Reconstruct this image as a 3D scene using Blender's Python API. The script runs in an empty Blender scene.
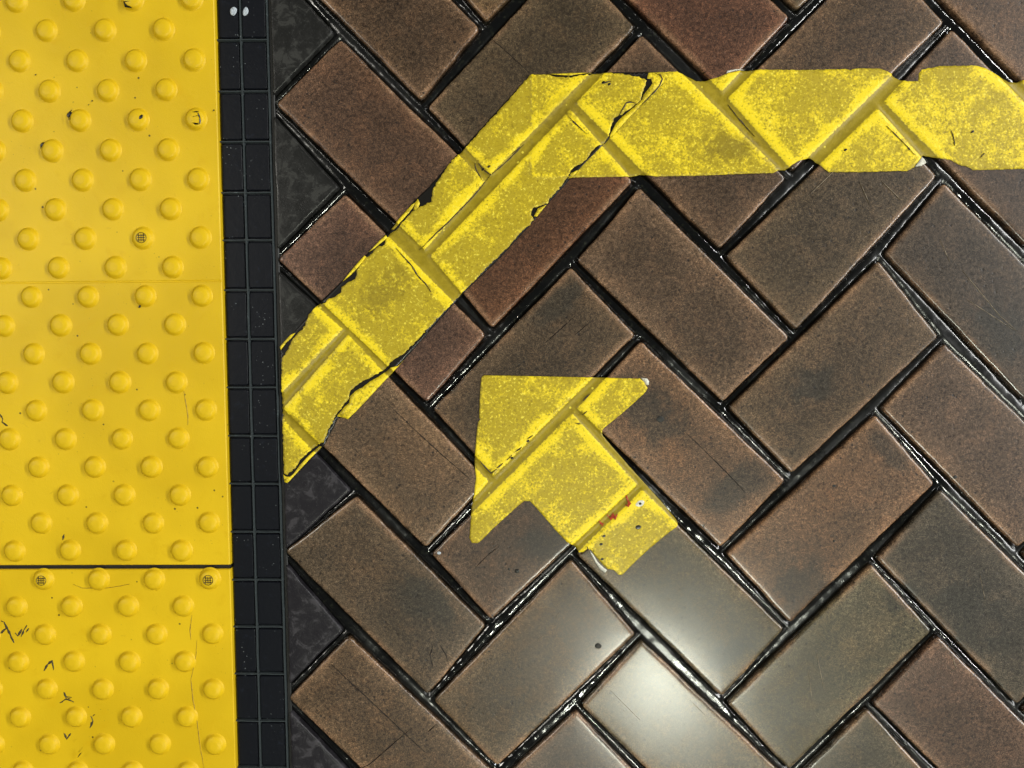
import bpy, bmesh, math, random
import numpy as np
from mathutils import Matrix, Vector, noise
from mathutils.geometry import delaunay_2d_cdt

random.seed(7)
SC = bpy.context.scene
COL = SC.collection

# ---------------------------------------------------------------- tables (millimetres on the ground plane; x east, y north)
CAM_H = 0.76208
CAM_R = [[0.999787,-0.001075,0.020598],[0.0,0.99864,0.052131],[-0.020626,-0.05212,0.998428]]
BRICKS = {"V -6 2":[[-393.5,671.8],[-256.4,811.9],[-194.1,744.5],[-332.2,606.4]],"V -5 1":[[-392.7,525.2],[-255.2,665.8],[-192.6,597.9],[-331.1,459.3]],"H -5 3":[[-248.4,672.7],[-187.2,737.6],[-47.7,601.8],[-108.4,534.6]],"V -4 0":[[-392.0,378.4],[-254.0,519.3],[-191.1,450.9],[-330.0,311.9]],"H -4 2":[[-247.5,526.0],[-186.0,591.2],[-46.0,454.6],[-107.0,387.1]],"V -4 4":[[-102.8,674.5],[34.7,815.0],[97.5,747.5],[-40.9,608.9]],"V -3 -1":[[-391.2,231.1],[-252.8,372.5],[-189.0,303.0],[-328.9,164.2]],"H -3 1":[[-246.6,378.9],[-184.8,444.4],[-46.9,305.2],[-104.8,237.1]],"V -3 3":[[-101.7,527.6],[36.2,668.5],[99.4,600.4],[-39.5,461.5]],"H -3 5":[[43.0,675.4],[104.4,740.5],[245.1,604.3],[184.2,537.0]],"V -2 -2":[[-390.5,83.6],[-253.7,228.4],[-185.6,154.0],[-327.7,16.0]],"H -2 0":[[-247.6,234.5],[-183.1,296.9],[-42.6,159.2],[-101.7,92.5]],"V -2 2":[[-100.7,380.3],[37.8,521.7],[101.2,453.1],[-40.7,312.0]],"H -2 4":[[44.3,528.3],[106.0,593.8],[247.1,456.8],[185.9,389.1]],"V -2 6":[[189.4,677.3],[327.3,818.2],[390.6,750.4],[251.8,611.5]],"V -1 -3":[[-389.7,-64.4],[-254.0,78.2],[-184.1,14.5],[-326.7,-132.3]],"H -1 -1":[[-248.3,83.7],[-179.9,148.2],[-41.1,8.5],[-100.6,-58.9]],"V -1 1":[[-98.5,230.6],[39.3,374.5],[103.7,305.3],[-36.6,165.6]],"H -1 3":[[45.6,380.9],[107.7,446.7],[251.7,313.1],[187.2,243.7]],"V -1 5":[[190.9,530.0],[329.2,671.3],[392.8,603.0],[253.6,463.7]],"H -1 7":[[336.0,678.2],[397.5,743.5],[539.3,606.9],[478.2,539.3]],"V 0 -4":[[-388.9,-212.7],[-249.3,-70.0],[-177.6,-147.2],[-325.5,-281.4]],"H 0 -2":[[-243.8,-64.4],[-178.3,8.9],[-39.1,-137.5],[-102.3,-205.4]],"V 0 0":[[-95.8,86.2],[40.8,226.9],[102.4,158.5],[-35.3,14.9]],"H 0 2":[[46.8,233.0],[109.8,299.1],[251.2,160.7],[187.5,91.8]],"V 0 4":[[192.5,382.5],[331.1,524.1],[395.0,455.3],[257.9,319.6]],"H 0 6":[[337.6,530.7],[399.5,596.4],[541.7,459.0],[480.3,391.1]],"V 0 8":[[483.1,680.1],[621.4,821.3],[685.2,753.4],[546.0,614.1]],"V 1 -5":[[-388.2,-361.3],[-251.0,-214.2],[-186.7,-290.3],[-324.5,-430.4]],"H 1 -3":[[-245.3,-209.2],[-172.5,-152.3],[-41.9,-284.4],[-101.3,-356.7]],"V 1 -1":[[-94.9,-64.9],[42.2,75.5],[105.8,8.7],[-33.7,-131.7]],"H 1 1":[[47.8,81.4],[108.3,152.5],[257.1,6.6],[192.6,-57.6]],"V 1 3":[[193.4,237.2],[333.0,376.6],[399.2,307.5],[257.2,167.1]],"H 1 5":[[339.2,382.9],[401.4,448.9],[544.1,310.7],[482.3,242.4]],"V 1 7":[[484.9,532.4],[623.6,674.1],[687.8,605.6],[548.2,465.9]],"H 1 9":[[630.4,681.0],[692.2,746.5],[835.1,609.5],[773.8,541.7]],"V 2 -6":[[-387.4,-510.3],[-249.2,-366.6],[-182.0,-438.5],[-323.4,-579.9]],"H 2 -4":[[-244.3,-361.5],[-181.7,-295.4],[-35.8,-435.9],[-98.8,-505.5]],"V 2 -2":[[-97.0,-211.1],[43.9,-69.2],[108.7,-139.9],[-36.7,-278.7]],"H 2 0":[[49.4,-63.6],[111.5,3.1],[256.2,-134.9],[192.6,-203.7]],"V 2 2":[[193.4,85.6],[336.8,226.7],[396.3,161.9],[262.8,12.8]],"H 2 4":[[342.8,232.8],[405.4,301.3],[546.5,162.1],[484.4,93.5]],"V 2 6":[[486.7,384.4],[625.9,526.5],[690.4,457.5],[550.3,317.4]],"H 2 8":[[632.4,533.1],[694.5,599.0],[837.8,461.2],[776.2,393.1]],"V 3 -7":[[-386.6,-659.7],[-245.7,-515.8],[-180.4,-588.0],[-322.3,-729.8]],"H 3 -5":[[-241.0,-511.0],[-177.1,-443.4],[-34.1,-585.5],[-97.4,-655.5]],"V 3 -3":[[-96.0,-362.2],[43.2,-215.6],[109.0,-292.0],[-30.8,-430.6]],"H 3 -1":[[48.6,-210.2],[114.0,-145.3],[257.4,-285.1],[195.7,-356.0]],"V 3 1":[[198.2,-63.3],[342.1,81.3],[402.0,7.0],[261.7,-129.1]],"H 3 3":[[347.8,87.5],[402.3,155.9],[548.9,13.1],[486.6,-55.8]],"V 3 5":[[488.5,236.0],[628.1,378.5],[693.0,309.0],[552.5,168.5]],"H 3 7":[[634.4,384.9],[696.8,451.1],[840.6,312.5],[778.6,244.1]],"H 4 -6":[[-240.0,-660.6],[-175.9,-592.6],[-32.3,-735.5],[-96.0,-805.8]],"V 4 -4":[[-93.8,-510.7],[48.9,-370.8],[112.5,-438.6],[-29.3,-580.4]],"H 4 -2":[[53.9,-365.7],[114.2,-297.3],[259.4,-436.0],[196.2,-505.8]],"V 4 0":[[198.0,-209.5],[342.1,-69.5],[402.4,-138.0],[262.6,-279.4]],"H 4 2":[[347.7,-63.9],[407.5,1.1],[551.2,-136.2],[485.0,-202.2]],"V 4 4":[[490.4,87.3],[630.4,230.2],[695.6,160.1],[554.6,19.2]],"H 4 6":[[636.4,236.3],[699.1,302.8],[843.4,163.5],[781.1,94.7]],"V 5 -5":[[-92.8,-660.4],[48.6,-516.1],[114.4,-588.5],[-27.9,-730.7]],"H 5 -3":[[53.3,-511.3],[117.3,-443.5],[261.5,-586.0],[198.0,-656.2]],"V 5 -1":[[200.9,-361.4],[341.9,-218.7],[403.9,-285.8],[264.4,-430.6]],"H 5 1":[[347.0,-213.4],[407.8,-143.5],[553.9,-286.1],[490.1,-361.1]],"V 5 3":[[492.2,-61.8],[632.6,81.5],[698.2,10.9],[556.8,-130.4]],"H 5 5":[[638.4,87.4],[701.5,154.3],[846.1,14.1],[783.5,-55.0]],"H 6 -4":[[54.6,-661.3],[119.0,-593.1],[263.6,-736.4],[199.8,-806.9]],"V 6 -2":[[201.1,-510.9],[341.5,-365.9],[408.5,-438.7],[266.2,-580.9]],"H 6 0":[[346.4,-360.8],[409.1,-290.9],[556.2,-436.1],[492.8,-506.1]],"V 6 2":[[490.3,-207.8],[634.8,-67.4],[700.8,-138.6],[559.0,-280.4]],"H 6 4":[[640.4,-61.9],[703.8,5.3],[848.9,-135.6],[786.0,-205.1]],"V 7 -3":[[202.6,-661.1],[344.3,-516.4],[410.7,-589.0],[268.1,-731.6]],"H 7 -1":[[349.1,-511.6],[413.3,-443.6],[558.7,-586.5],[494.9,-656.9]],"V 7 1":[[495.4,-366.6],[637.2,-216.9],[703.4,-288.6],[561.1,-430.9]],"H 7 3":[[642.4,-211.5],[706.2,-144.0],[851.7,-285.7],[788.5,-355.6]],"H 8 -2":[[350.8,-662.0],[415.3,-593.6],[561.1,-737.3],[497.0,-808.0]],"V 8 0":[[497.7,-511.2],[639.4,-366.6],[706.0,-438.8],[563.4,-581.5]],"H 8 2":[[644.4,-361.5],[708.5,-293.7],[854.5,-436.2],[790.9,-506.4]],"V 9 -1":[[499.5,-661.8],[641.7,-516.7],[708.6,-589.5],[565.6,-732.5]],"H 9 1":[[646.4,-511.9],[710.9,-443.7],[857.3,-587.0],[793.4,-657.6]],"H 10 0":[[648.5,-662.7],[713.2,-594.1],[860.2,-738.2],[795.9,-809.1]]}
PANEL_EDGE = [-0.0087,-302.85]
STRIP_RIGHT = [-0.01213,-248.92]
STRIP_MID = [-0.00943,-278.24]
STRIP_R2 = [-0.01148,-251.31]
STRIP_ROWS = [296.8,247.4,198.7,149.1,102.6,53.4,4.8,-43.6,-92.4,-140.9,-189.8,-239.0,-287.5,-336.3,-385.5,-434.9]
PANEL_JOINT = [[-534.9,-226.5],[-298.8,-224.6]]
PANEL_SEAM = [[-524.8,61.4],[-304.3,61.0]]
DOME = [0.01041921185227376,-495.94763451599636,302.9819413138133,56.95554199753151]
DOMES = [[1,0,-469.9,305.3],[3,0,-412.2,305.3],[5,0,-354.6,305.4],[0,1,-497.5,276.4],[2,1,-440.4,276.2],[4,1,-382.7,275.8],[6,1,-325.4,276.2],[1,2,-468.9,247.2],[3,2,-410.9,247.4],[5,2,-353.4,247.8],[0,3,-496.8,218.6],[2,3,-439.2,218.8],[4,3,-381.5,219.1],[6,3,-324.6,219.3],[1,4,-467.8,189.6],[3,4,-409.9,189.8],[5,4,-352.7,190.1],[0,5,-495.6,161.0],[2,5,-438.3,161.0],[4,5,-381.0,161.3],[6,5,-323.8,161.4],[1,6,-466.4,132.4],[3,6,-409.1,132.5],[5,6,-351.7,132.6],[0,7,-494.5,103.6],[2,7,-437.4,104.0],[4,7,-379.8,104.1],[6,7,-322.7,104.5],[1,8,-465.2,75.3],[3,8,-408.0,75.5],[5,8,-351.0,75.7],[0,9,-493.5,46.5],[2,9,-436.4,46.7],[4,9,-378.9,47.2],[6,9,-322.5,47.4],[1,10,-464.6,18.3],[3,10,-407.2,18.9],[5,10,-350.0,19.1],[0,11,-492.7,-10.2],[2,11,-435.7,-9.9],[4,11,-378.3,-9.6],[6,11,-321.6,-9.0],[1,12,-464.0,-38.4],[3,12,-406.7,-38.3],[5,12,-349.8,-38.3],[0,13,-492.2,-66.9],[2,13,-435.0,-66.2],[4,13,-377.9,-66.1],[6,13,-321.0,-65.7],[1,14,-463.4,-95.4],[3,14,-406.1,-95.0],[5,14,-349.1,-94.2],[0,15,-491.7,-123.9],[2,15,-434.5,-123.4],[4,15,-377.2,-123.2],[6,15,-320.5,-123.0],[1,16,-462.8,-152.2],[3,16,-405.3,-151.7],[5,16,-348.9,-151.5],[0,17,-490.8,-180.7],[2,17,-433.8,-180.4],[4,17,-376.6,-180.1],[6,17,-320.1,-179.2],[1,18,-462.1,-208.3],[3,18,-405.0,-208.0],[5,18,-348.4,-208.0],[0,19,-490.3,-238.4],[2,19,-433.9,-238.1],[4,19,-377.1,-237.7],[6,19,-320.4,-236.7],[-1,20,-518.9,-266.7],[1,20,-462.3,-265.9],[3,20,-404.7,-265.2],[5,20,-348.2,-264.8],[0,21,-490.6,-295.2],[2,21,-433.4,-294.4],[4,21,-376.1,-294.0],[6,21,-318.9,-293.2],[-1,22,-519.3,-324.0],[1,22,-461.6,-322.9],[3,22,-404.7,-322.7],[5,22,-347.7,-321.9],[0,23,-490.6,-351.8],[2,23,-432.9,-351.6],[4,23,-375.9,-350.7],[6,23,-319.2,-350.2],[-1,24,-519.2,-381.5],[1,24,-461.2,-380.6],[3,24,-404.1,-380.0],[5,24,-346.8,-379.4],[0,25,-490.0,-409.7],[2,25,-433.0,-408.8],[4,25,-375.5,-408.2],[6,25,-318.6,-407.9]]
DIAG = [[2.7,260.8],[11.4,260.4],[20.2,260.0],[27.9,257.7],[42.4,257.4],[52.1,259.4],[61.8,260.8],[73.3,261.5],[89.8,260.6],[98.4,258.7],[108.1,256.7],[113.9,254.3],[113.5,251.0],[111.6,246.2],[109.7,240.6],[108.8,235.8],[105.4,232.0],[100.6,228.7],[95.8,225.4],[91.0,221.6],[86.2,220.2],[82.3,216.9],[80.0,210.2],[78.5,203.5],[78.1,200.7],[75.7,197.8],[73.3,193.5],[68.9,192.6],[61.2,186.4],[58.3,181.6],[52.5,175.9],[43.8,171.1],[39.9,166.3],[38.0,161.5],[33.1,154.8],[30.2,150.9],[24.4,145.2],[18.5,137.0],[8.7,134.1],[4.8,132.7],[3.4,129.8],[2.9,125.4],[5.8,121.5],[-0.0,115.2],[-5.9,110.4],[-14.7,100.7],[-19.6,94.9],[-24.5,91.0],[-27.5,88.1],[-28.5,85.2],[-37.3,78.3],[-47.2,67.6],[-57.1,57.8],[-65.0,50.0],[-86.9,27.4],[-106.8,6.7],[-122.8,-9.6],[-126.8,-12.1],[-133.8,-16.0],[-137.8,-21.0],[-142.8,-25.5],[-149.9,-30.0],[-158.9,-34.9],[-163.9,-36.9],[-169.9,-40.9],[-174.0,-44.4],[-177.0,-47.9],[-178.6,-54.9],[-183.1,-59.9],[-187.2,-65.9],[-191.3,-70.9],[-193.3,-75.9],[-196.4,-81.9],[-199.5,-86.0],[-201.6,-92.0],[-203.7,-98.0],[-209.7,-101.0],[-217.8,-106.1],[-221.9,-111.1],[-228.0,-116.2],[-231.2,-122.3],[-237.3,-128.3],[-241.4,-130.9],[-244.4,-129.4],[-244.5,-106.2],[-244.9,-86.1],[-244.9,-66.0],[-245.5,-51.0],[-245.3,-31.0],[-244.6,-17.1],[-243.6,-13.1],[-238.5,-6.2],[-235.3,2.8],[-229.2,9.7],[-223.2,14.7],[-219.0,23.6],[-214.9,31.5],[-210.9,36.4],[-205.9,39.4],[-200.9,40.3],[-196.9,44.3],[-190.9,46.2],[-184.9,50.2],[-183.8,56.1],[-178.8,60.0],[-172.8,62.9],[-169.8,65.9],[-168.7,72.7],[-163.7,79.6],[-159.7,84.5],[-152.7,89.4],[-149.7,94.2],[-141.8,97.2],[-139.7,102.0],[-135.7,108.8],[-129.8,111.8],[-125.8,115.6],[-121.8,120.5],[-114.9,128.2],[-108.0,133.1],[-102.0,136.0],[-95.1,138.9],[-94.1,142.7],[-94.1,148.5],[-92.1,153.4],[-88.2,159.2],[-84.2,164.0],[-80.3,171.7],[-73.4,179.4],[-63.6,188.5],[-46.9,206.6],[-27.4,227.6],[-12.8,243.7]]
RESIDUE = [[2.7,261.1],[30.8,261.4],[69.5,262.4],[122.5,262.0],[131.2,257.5],[130.3,250.9],[108.3,229.1],[79.5,199.7],[60.2,180.6],[40.9,160.5],[17.5,134.6],[-0.0,113.8],[-27.5,84.2],[-65.0,48.5],[-122.8,-16.0],[-177.3,-73.9],[-189.3,-73.9],[-197.5,-90.0],[-203.7,-102.0],[-240.5,-139.0],[-244.0,-139.0],[-246.0,-126.3],[-246.7,-56.0],[-246.9,-3.2],[-231.2,12.7],[-205.9,40.8],[-182.7,63.0],[-159.7,87.4],[-139.7,107.9],[-110.9,140.9],[-98.0,152.4],[-83.2,168.8],[-73.4,180.0]]
HORIZ = [[2.7,260.3],[2.8,162.6],[36.0,162.0],[70.1,162.3],[100.2,162.7],[108.9,164.6],[116.7,164.1],[123.5,162.6],[167.0,163.3],[215.3,165.0],[237.5,165.4],[243.2,168.3],[249.9,168.2],[255.6,173.0],[261.3,176.8],[268.0,178.7],[273.8,179.6],[280.6,174.8],[287.4,169.0],[291.3,166.1],[321.1,166.0],[354.6,166.8],[366.1,166.8],[372.7,170.5],[377.3,176.2],[380.0,180.0],[381.9,181.9],[397.2,179.0],[407.8,177.0],[416.5,172.2],[424.2,170.3],[429.1,167.4],[454.8,167.8],[483.3,168.6],[568.5,169.6],[644.0,170.2],[639.5,267.0],[545.8,265.8],[493.1,264.3],[484.8,259.7],[478.4,253.2],[468.1,250.4],[461.5,251.4],[448.0,258.1],[437.4,263.8],[428.8,266.2],[394.8,266.0],[388.2,264.6],[377.8,262.8],[375.0,259.6],[374.3,252.0],[364.8,251.6],[357.1,254.0],[350.3,257.9],[345.5,261.2],[337.8,264.1],[314.0,264.2],[310.2,262.8],[305.5,263.8],[261.6,263.2],[223.3,263.9],[204.2,263.1],[191.7,260.4],[183.1,256.7],[170.7,253.9],[163.0,254.0],[154.3,258.3],[146.6,261.2],[143.7,262.6],[122.5,262.0],[69.5,261.7]]
ARROW = [[-42.5,-31.1],[-45.4,-32.1],[-46.4,-34.8],[-47.5,-50.7],[-48.3,-73.6],[-47.0,-75.1],[-49.5,-77.6],[-50.5,-85.6],[-52.6,-110.6],[-53.1,-118.7],[-51.6,-133.7],[-53.7,-150.8],[-56.2,-164.0],[-57.3,-181.2],[-58.3,-194.3],[-55.8,-199.4],[-49.8,-199.4],[-45.8,-196.3],[-36.7,-186.6],[-27.7,-178.0],[-17.7,-168.8],[-9.7,-161.7],[-3.7,-156.7],[2.3,-156.7],[12.3,-167.7],[27.3,-185.3],[39.3,-197.9],[47.3,-202.4],[51.3,-208.4],[56.3,-207.9],[60.3,-205.3],[62.8,-205.3],[66.3,-209.9],[71.3,-215.9],[76.3,-221.5],[80.4,-225.0],[86.4,-226.0],[90.4,-230.5],[94.4,-231.0],[97.3,-227.9],[108.2,-216.7],[122.0,-203.5],[139.8,-188.3],[148.6,-181.7],[149.6,-178.1],[147.5,-174.1],[131.5,-155.1],[119.5,-142.1],[101.5,-122.2],[86.5,-105.2],[74.5,-91.3],[73.5,-86.3],[75.5,-83.3],[91.2,-70.4],[105.9,-57.4],[116.6,-47.0],[118.1,-43.6],[114.6,-37.6],[110.6,-34.2],[61.4,-33.2],[12.0,-32.1]]
SLIVERS = [[[-122.8,-16.0],[-131.9,-26.0],[-141.9,-36.4],[-157.0,-52.4],[-171.2,-67.4],[-179.3,-74.9],[-190.3,-71.9],[-187.2,-68.4],[-182.2,-62.4],[-177.6,-58.4],[-176.5,-51.9],[-171.0,-46.4],[-163.9,-42.9],[-156.9,-37.4],[-147.9,-32.4],[-140.9,-27.5],[-135.8,-23.5],[-128.9,-22.0]],[[-244.9,-130.9],[-242.4,-132.9],[-238.4,-132.9],[-234.3,-129.8],[-228.1,-121.2],[-223.0,-115.7],[-216.9,-109.6],[-208.7,-102.3],[-206.2,-103.0],[-219.0,-116.2],[-231.3,-129.3],[-241.0,-139.5],[-243.5,-138.5]],[[-246.4,-3.2],[-242.3,1.8],[-235.2,9.2],[-230.7,10.7],[-234.8,5.8],[-240.3,0.8],[-245.5,-6.2]],[[-182.7,61.5],[-176.7,69.3],[-168.7,78.6],[-161.1,86.9],[-159.2,85.5],[-166.7,76.2],[-175.7,66.9]],[[-156.7,90.3],[-146.7,100.6],[-139.7,106.9],[-138.2,104.0],[-144.7,99.1],[-151.7,93.3]],[[-134.7,112.7],[-125.8,123.4],[-113.8,136.5],[-110.9,137.9],[-112.4,134.1],[-116.9,128.3],[-124.8,120.0],[-132.3,112.2]],[[-112.4,130.7],[-110.9,137.9],[-107.9,141.8],[-106.0,137.4],[-108.0,132.6]],[[115.8,260.9],[123.5,261.3],[131.2,257.0],[131.3,252.8],[124.6,244.7],[113.1,233.9],[98.8,219.7],[87.2,207.3],[79.5,199.7],[79.0,201.6],[81.4,205.9],[84.8,213.1],[90.1,218.8],[97.3,224.4],[104.0,230.1],[109.7,235.3],[111.6,240.5],[116.4,246.2],[119.7,250.9],[118.7,255.2],[114.9,255.7]],[[20.2,260.8],[26.9,259.9],[40.5,259.1],[52.1,260.7],[61.7,261.8],[40.5,261.6]],[[5.8,124.4],[9.7,132.2],[18.0,135.5],[13.2,129.7],[8.8,124.4]],[[38.9,160.5],[41.8,165.8],[46.7,168.2],[48.6,168.7],[43.8,162.0]]]
CRACK_PANEL = [[[-342.6,-47.0],[-341.8,-54.0],[-340.0,-65.0],[-339.2,-73.0],[-339.4,-81.0]],[[-335.0,-299.8],[-336.3,-315.3],[-342.0,-341.3],[-340.4,-362.1],[-336.8,-382.9],[-334.3,-409.0],[-330.6,-433.1]],[[-460.5,-243.0],[-451.4,-247.1],[-438.1,-247.0],[-425.8,-246.9],[-412.4,-244.7],[-402.1,-242.6]],[[-339.5,-274.1],[-341.9,-289.5],[-341.1,-299.8]]]
SCUFF_PANEL = [[[-535.8,-281.7],[-532.7,-282.7],[-527.9,-293.1],[-523.2,-304.4]],[[-537.3,-295.2],[-533.0,-291.0],[-529.9,-288.9]],[[-521.8,-294.0],[-518.8,-297.1],[-514.4,-289.8]],[[-515.7,-298.1],[-512.4,-290.9],[-509.1,-285.7]],[[-510.4,-292.9],[-507.2,-288.7]],[[-493.1,-333.3],[-488.8,-326.0],[-484.5,-322.8],[-482.8,-332.2]],[[-477.6,-366.6],[-471.3,-362.3],[-463.1,-365.4]],[[-473.2,-355.0],[-471.2,-360.2],[-466.1,-360.2]],[[-471.3,-363.4],[-465.0,-360.2]],[[-446.0,-379.8],[-444.1,-385.1],[-447.4,-392.4]],[[-443.9,-379.8],[-441.8,-377.7]],[[-474.5,-398.0],[-471.6,-404.2],[-467.2,-397.9]],[[-529.4,-70.3],[-526.5,-75.4],[-527.7,-78.4],[-523.7,-81.4],[-521.7,-82.4]],[[-469.4,-197.9],[-468.1,-191.8]]]
SCUFF_DOME = [[[-447.7,222.9],[-448.3,220.0]],[[-446.7,225.7],[-444.6,227.6]],[[-475.3,194.2],[-476.4,190.3]],[[-474.3,196.1],[-472.3,197.0]],[[-325.7,225.0],[-319.8,225.4]],[[-325.8,220.2],[-320.9,221.1]],[[-320.8,224.0],[-318.9,219.2],[-319.1,213.5]],[[-325.9,214.5],[-320.0,213.5]],[[-384.8,330.8],[-390.7,329.9],[-388.8,326.1],[-383.0,324.2]],[[-458.0,-420.5],[-453.7,-415.3]],[[-446.8,220.9],[-447.9,218.1]]]
CRACK_BRICK = [[[-36.1,295.9],[-17.7,279.7],[-5.0,268.2],[3.7,259.5]],[[-140.2,-58.9],[-112.5,-85.8],[-87.6,-108.8],[-57.7,-134.9]],[[153.6,-85.2],[170.5,-101.1],[198.5,-128.9],[215.5,-146.9]],[[46.4,27.4],[33.6,15.6],[16.9,0.8]],[[172.1,78.0],[158.7,64.4],[147.1,51.7]],[[-199.6,-324.7],[-180.4,-343.2],[-150.0,-372.0],[-125.7,-395.8],[-104.4,-415.4]],[[-222.9,-462.0],[-160.8,-428.6],[-129.9,-401.1],[-117.5,-390.5]],[[-101.2,-394.5],[-92.0,-386.0]],[[-53.9,-226.0],[-39.8,-211.7],[-27.8,-202.4]],[[-106.8,13.6],[-98.9,3.8]],[[-95.6,-305.2],[-98.7,-314.5],[-95.8,-327.9]],[[-88.5,-304.1],[-82.5,-314.4],[-80.5,-321.6]],[[61.1,21.4],[46.4,8.7]]]
CRACK_TAPE = [[[88.2,220.9],[90.1,224.7],[93.0,229.4],[94.9,232.7],[98.7,233.4],[104.5,232.2]],[[71.5,250.5],[75.4,252.4],[80.2,253.3]],[[122.6,260.6],[127.5,258.7],[129.4,254.9],[126.6,248.2],[118.0,238.8],[108.4,229.3]],[[-107.3,92.3],[-102.4,96.1],[-90.5,107.8],[-77.6,119.5],[-67.7,130.1],[-56.9,140.8],[-45.1,154.3],[-36.3,165.8]],[[-35.3,165.8],[-27.5,172.5],[-19.6,179.3],[-12.8,186.0],[-4.0,194.6]],[[-49.0,176.5],[-43.1,169.7],[-36.3,164.9]],[[-130.0,94.3],[-124.2,87.4],[-114.3,76.6],[-108.5,66.8],[-100.6,58.9],[-95.7,51.1]],[[16.4,216.5],[26.1,225.1],[35.8,234.6],[43.5,242.1]],[[38.7,220.2],[46.5,212.5],[57.3,202.9]],[[-15.7,185.0],[-7.9,191.7]],[[-51.9,176.5],[-50.9,169.8],[-45.1,160.1]],[[193.3,231.7],[203.1,219.2],[210.9,210.6],[219.7,201.0]],[[345.2,209.8],[355.9,199.3],[365.7,189.8],[372.6,182.1]],[[406.3,205.7],[409.4,199.0],[411.1,190.5]],[[435.7,178.9],[439.4,183.7]]]
CRACK_ARROW = [[[-47.6,-116.7],[-41.7,-123.7],[-36.7,-128.7],[-30.7,-124.7]],[[-30.7,-123.7],[-24.7,-118.7]],[[-20.7,-115.6],[-15.7,-110.6]],[[-12.7,-107.6],[-5.8,-102.6]],[[-0.8,-94.6],[5.2,-90.5]],[[54.6,-56.6],[61.5,-49.6]],[[46.8,-78.5],[53.7,-79.5]],[[53.7,-70.5],[58.6,-66.5]],[[49.4,-210.1],[55.4,-209.1],[60.3,-205.0],[59.3,-202.0]],[[117.7,-156.3],[119.7,-155.3]]]
RED_ARROW = [[[71.1,-176.6],[75.2,-181.7]],[[72.1,-178.7],[76.1,-179.6]],[[79.1,-170.6],[83.1,-174.6],[85.0,-169.5],[87.1,-174.5],[89.0,-169.5]],[[81.1,-173.6],[88.0,-172.5]],[[97.8,-150.3],[100.9,-158.4],[99.9,-161.4],[96.9,-160.4]],[[99.9,-161.4],[102.8,-158.4]]]
SCRATCH_BRICK = [[[271.8,143.4],[292.6,163.4],[306.7,177.7]],[[321.5,156.6],[331.7,134.5]],[[342.6,157.4],[361.3,139.2]],[[421.8,71.6],[459.7,27.0],[476.5,12.5]],[[410.0,79.4],[399.8,100.6]],[[428.4,42.6],[473.6,13.4]],[[288.7,-306.1],[297.5,-347.0]],[[281.1,-324.6],[285.8,-357.4]],[[163.8,-358.6],[179.0,-373.9]],[[83.2,-349.0],[113.7,-379.8]],[[423.4,-310.1],[427.8,-323.3],[422.9,-327.4]],[[448.5,-229.0],[454.2,-254.1]],[[32.6,-269.3],[28.6,-275.5]],[[17.5,-293.0],[10.5,-298.2]]]
GUM = [[[130.8,-74.3,3.8]],[[-10.7,-227.8,2.375],[-18.7,-225.8,1.2349999999999999]],[[70.9,-303.8,3.04]],[[-90.3,-55.8,0.95]],[[-171.5,-85.0,0.95]],[[102.7,-141.3,0.95]],[[303.0,-140.5,1.71]],[[421.1,-131.1,2.09]],[[304.2,-195.6,1.2349999999999999]]]
RING_DOMES = [[-379.1,104.1],[-492.0,-238.0],[-319.3,-235.9]]
BIGSPOT = {"tape":[[72.5,252.4],[78.3,250.5],[-38.2,172.6],[-44.1,169.7],[306.5,187.2],[427.3,203.7]],"arrow":[[110.0,-182.5],[74.4,-215.1],[73.3,-199.9],[0.2,-96.5],[-15.7,-113.6],[76.2,-191.8]]}
STAINS = [[218.3,-132.8,52,20,35],[266.6,-240.2,34,24,40],[359.9,-106.5,34,14,-45],[120.9,-67.4,46,26,-45],[198.2,-312.0,34,12,30],[-103.5,-258.0,40,22,-30],[-222.4,286.0,26,18,40],[460.2,13.4,40,25,-45],[277.4,-40.5,26,20,30],[440.1,-274.4,50,40,-40],[375.5,-254.7,30,20,0],[31.5,43.1,40,15,40],[166.7,197.5,30,14,-40],[22.3,-201.2,30,20,0]]
TAPE_STAINS = [[195.8,189.7,30,14,0],[30.9,225.0,26,14,40],[-141.3,53.1,30,18,40]]
PALE = [[-102.6,-110.9,46,28,-45],[-158.8,-222.5,50,30,-45],[136.0,-105.2,60,22,-45],[299.4,-154.5,60,18,42],[332.1,-295.6,40,26,40]]
DROPS = [[-287.5,324.2],[-275.7,323.6]]
DOME_SPOTS = [[-376.8,220.4,2.6],[-449.7,224.5,3.2],[-477.6,195.4,2.6],[-426.7,237.5,0.9],[-430.3,233.7,0.7],[-384.8,36.9,1.6],[-306.9,227.6,0.9],[-481.9,262.9,0.9]]
CHIP = [[111.8,-158.8]]
ARROW_WHITE = [[[111.7,-33.7],[117.6,-34.2],[119.6,-36.7],[119.1,-40.6],[116.7,-40.6],[114.2,-36.7]],[[62.3,-207.0],[65.3,-210.0],[69.4,-217.1],[74.4,-222.2],[79.4,-226.2],[77.4,-228.7],[72.4,-225.2],[68.4,-219.2],[64.4,-212.1]]]
PEEL = [[[373.4,170.7],[377.6,176.4],[380.3,180.6],[383.3,178.2],[384.3,174.4],[379.6,171.6]],[[190.9,260.6],[199.5,262.9],[209.1,264.0],[199.5,264.2],[191.8,263.0]]]
WHITESPECK = [[-89.1,-209.9],[-180.5,-84.0]]

# ---------------------------------------------------------------- camera
cd = bpy.data.cameras.new('camera'); cam = bpy.data.objects.new('camera', cd); COL.objects.link(cam)
cd.sensor_fit = 'HORIZONTAL'; cd.sensor_width = 36; cd.lens = 36 * 770 / 1024; cd.clip_start = .01; cd.clip_end = 100
cam.matrix_world = Matrix.Translation((0, 0, CAM_H)) @ Matrix(CAM_R).to_4x4()
SC.camera = cam

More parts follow.
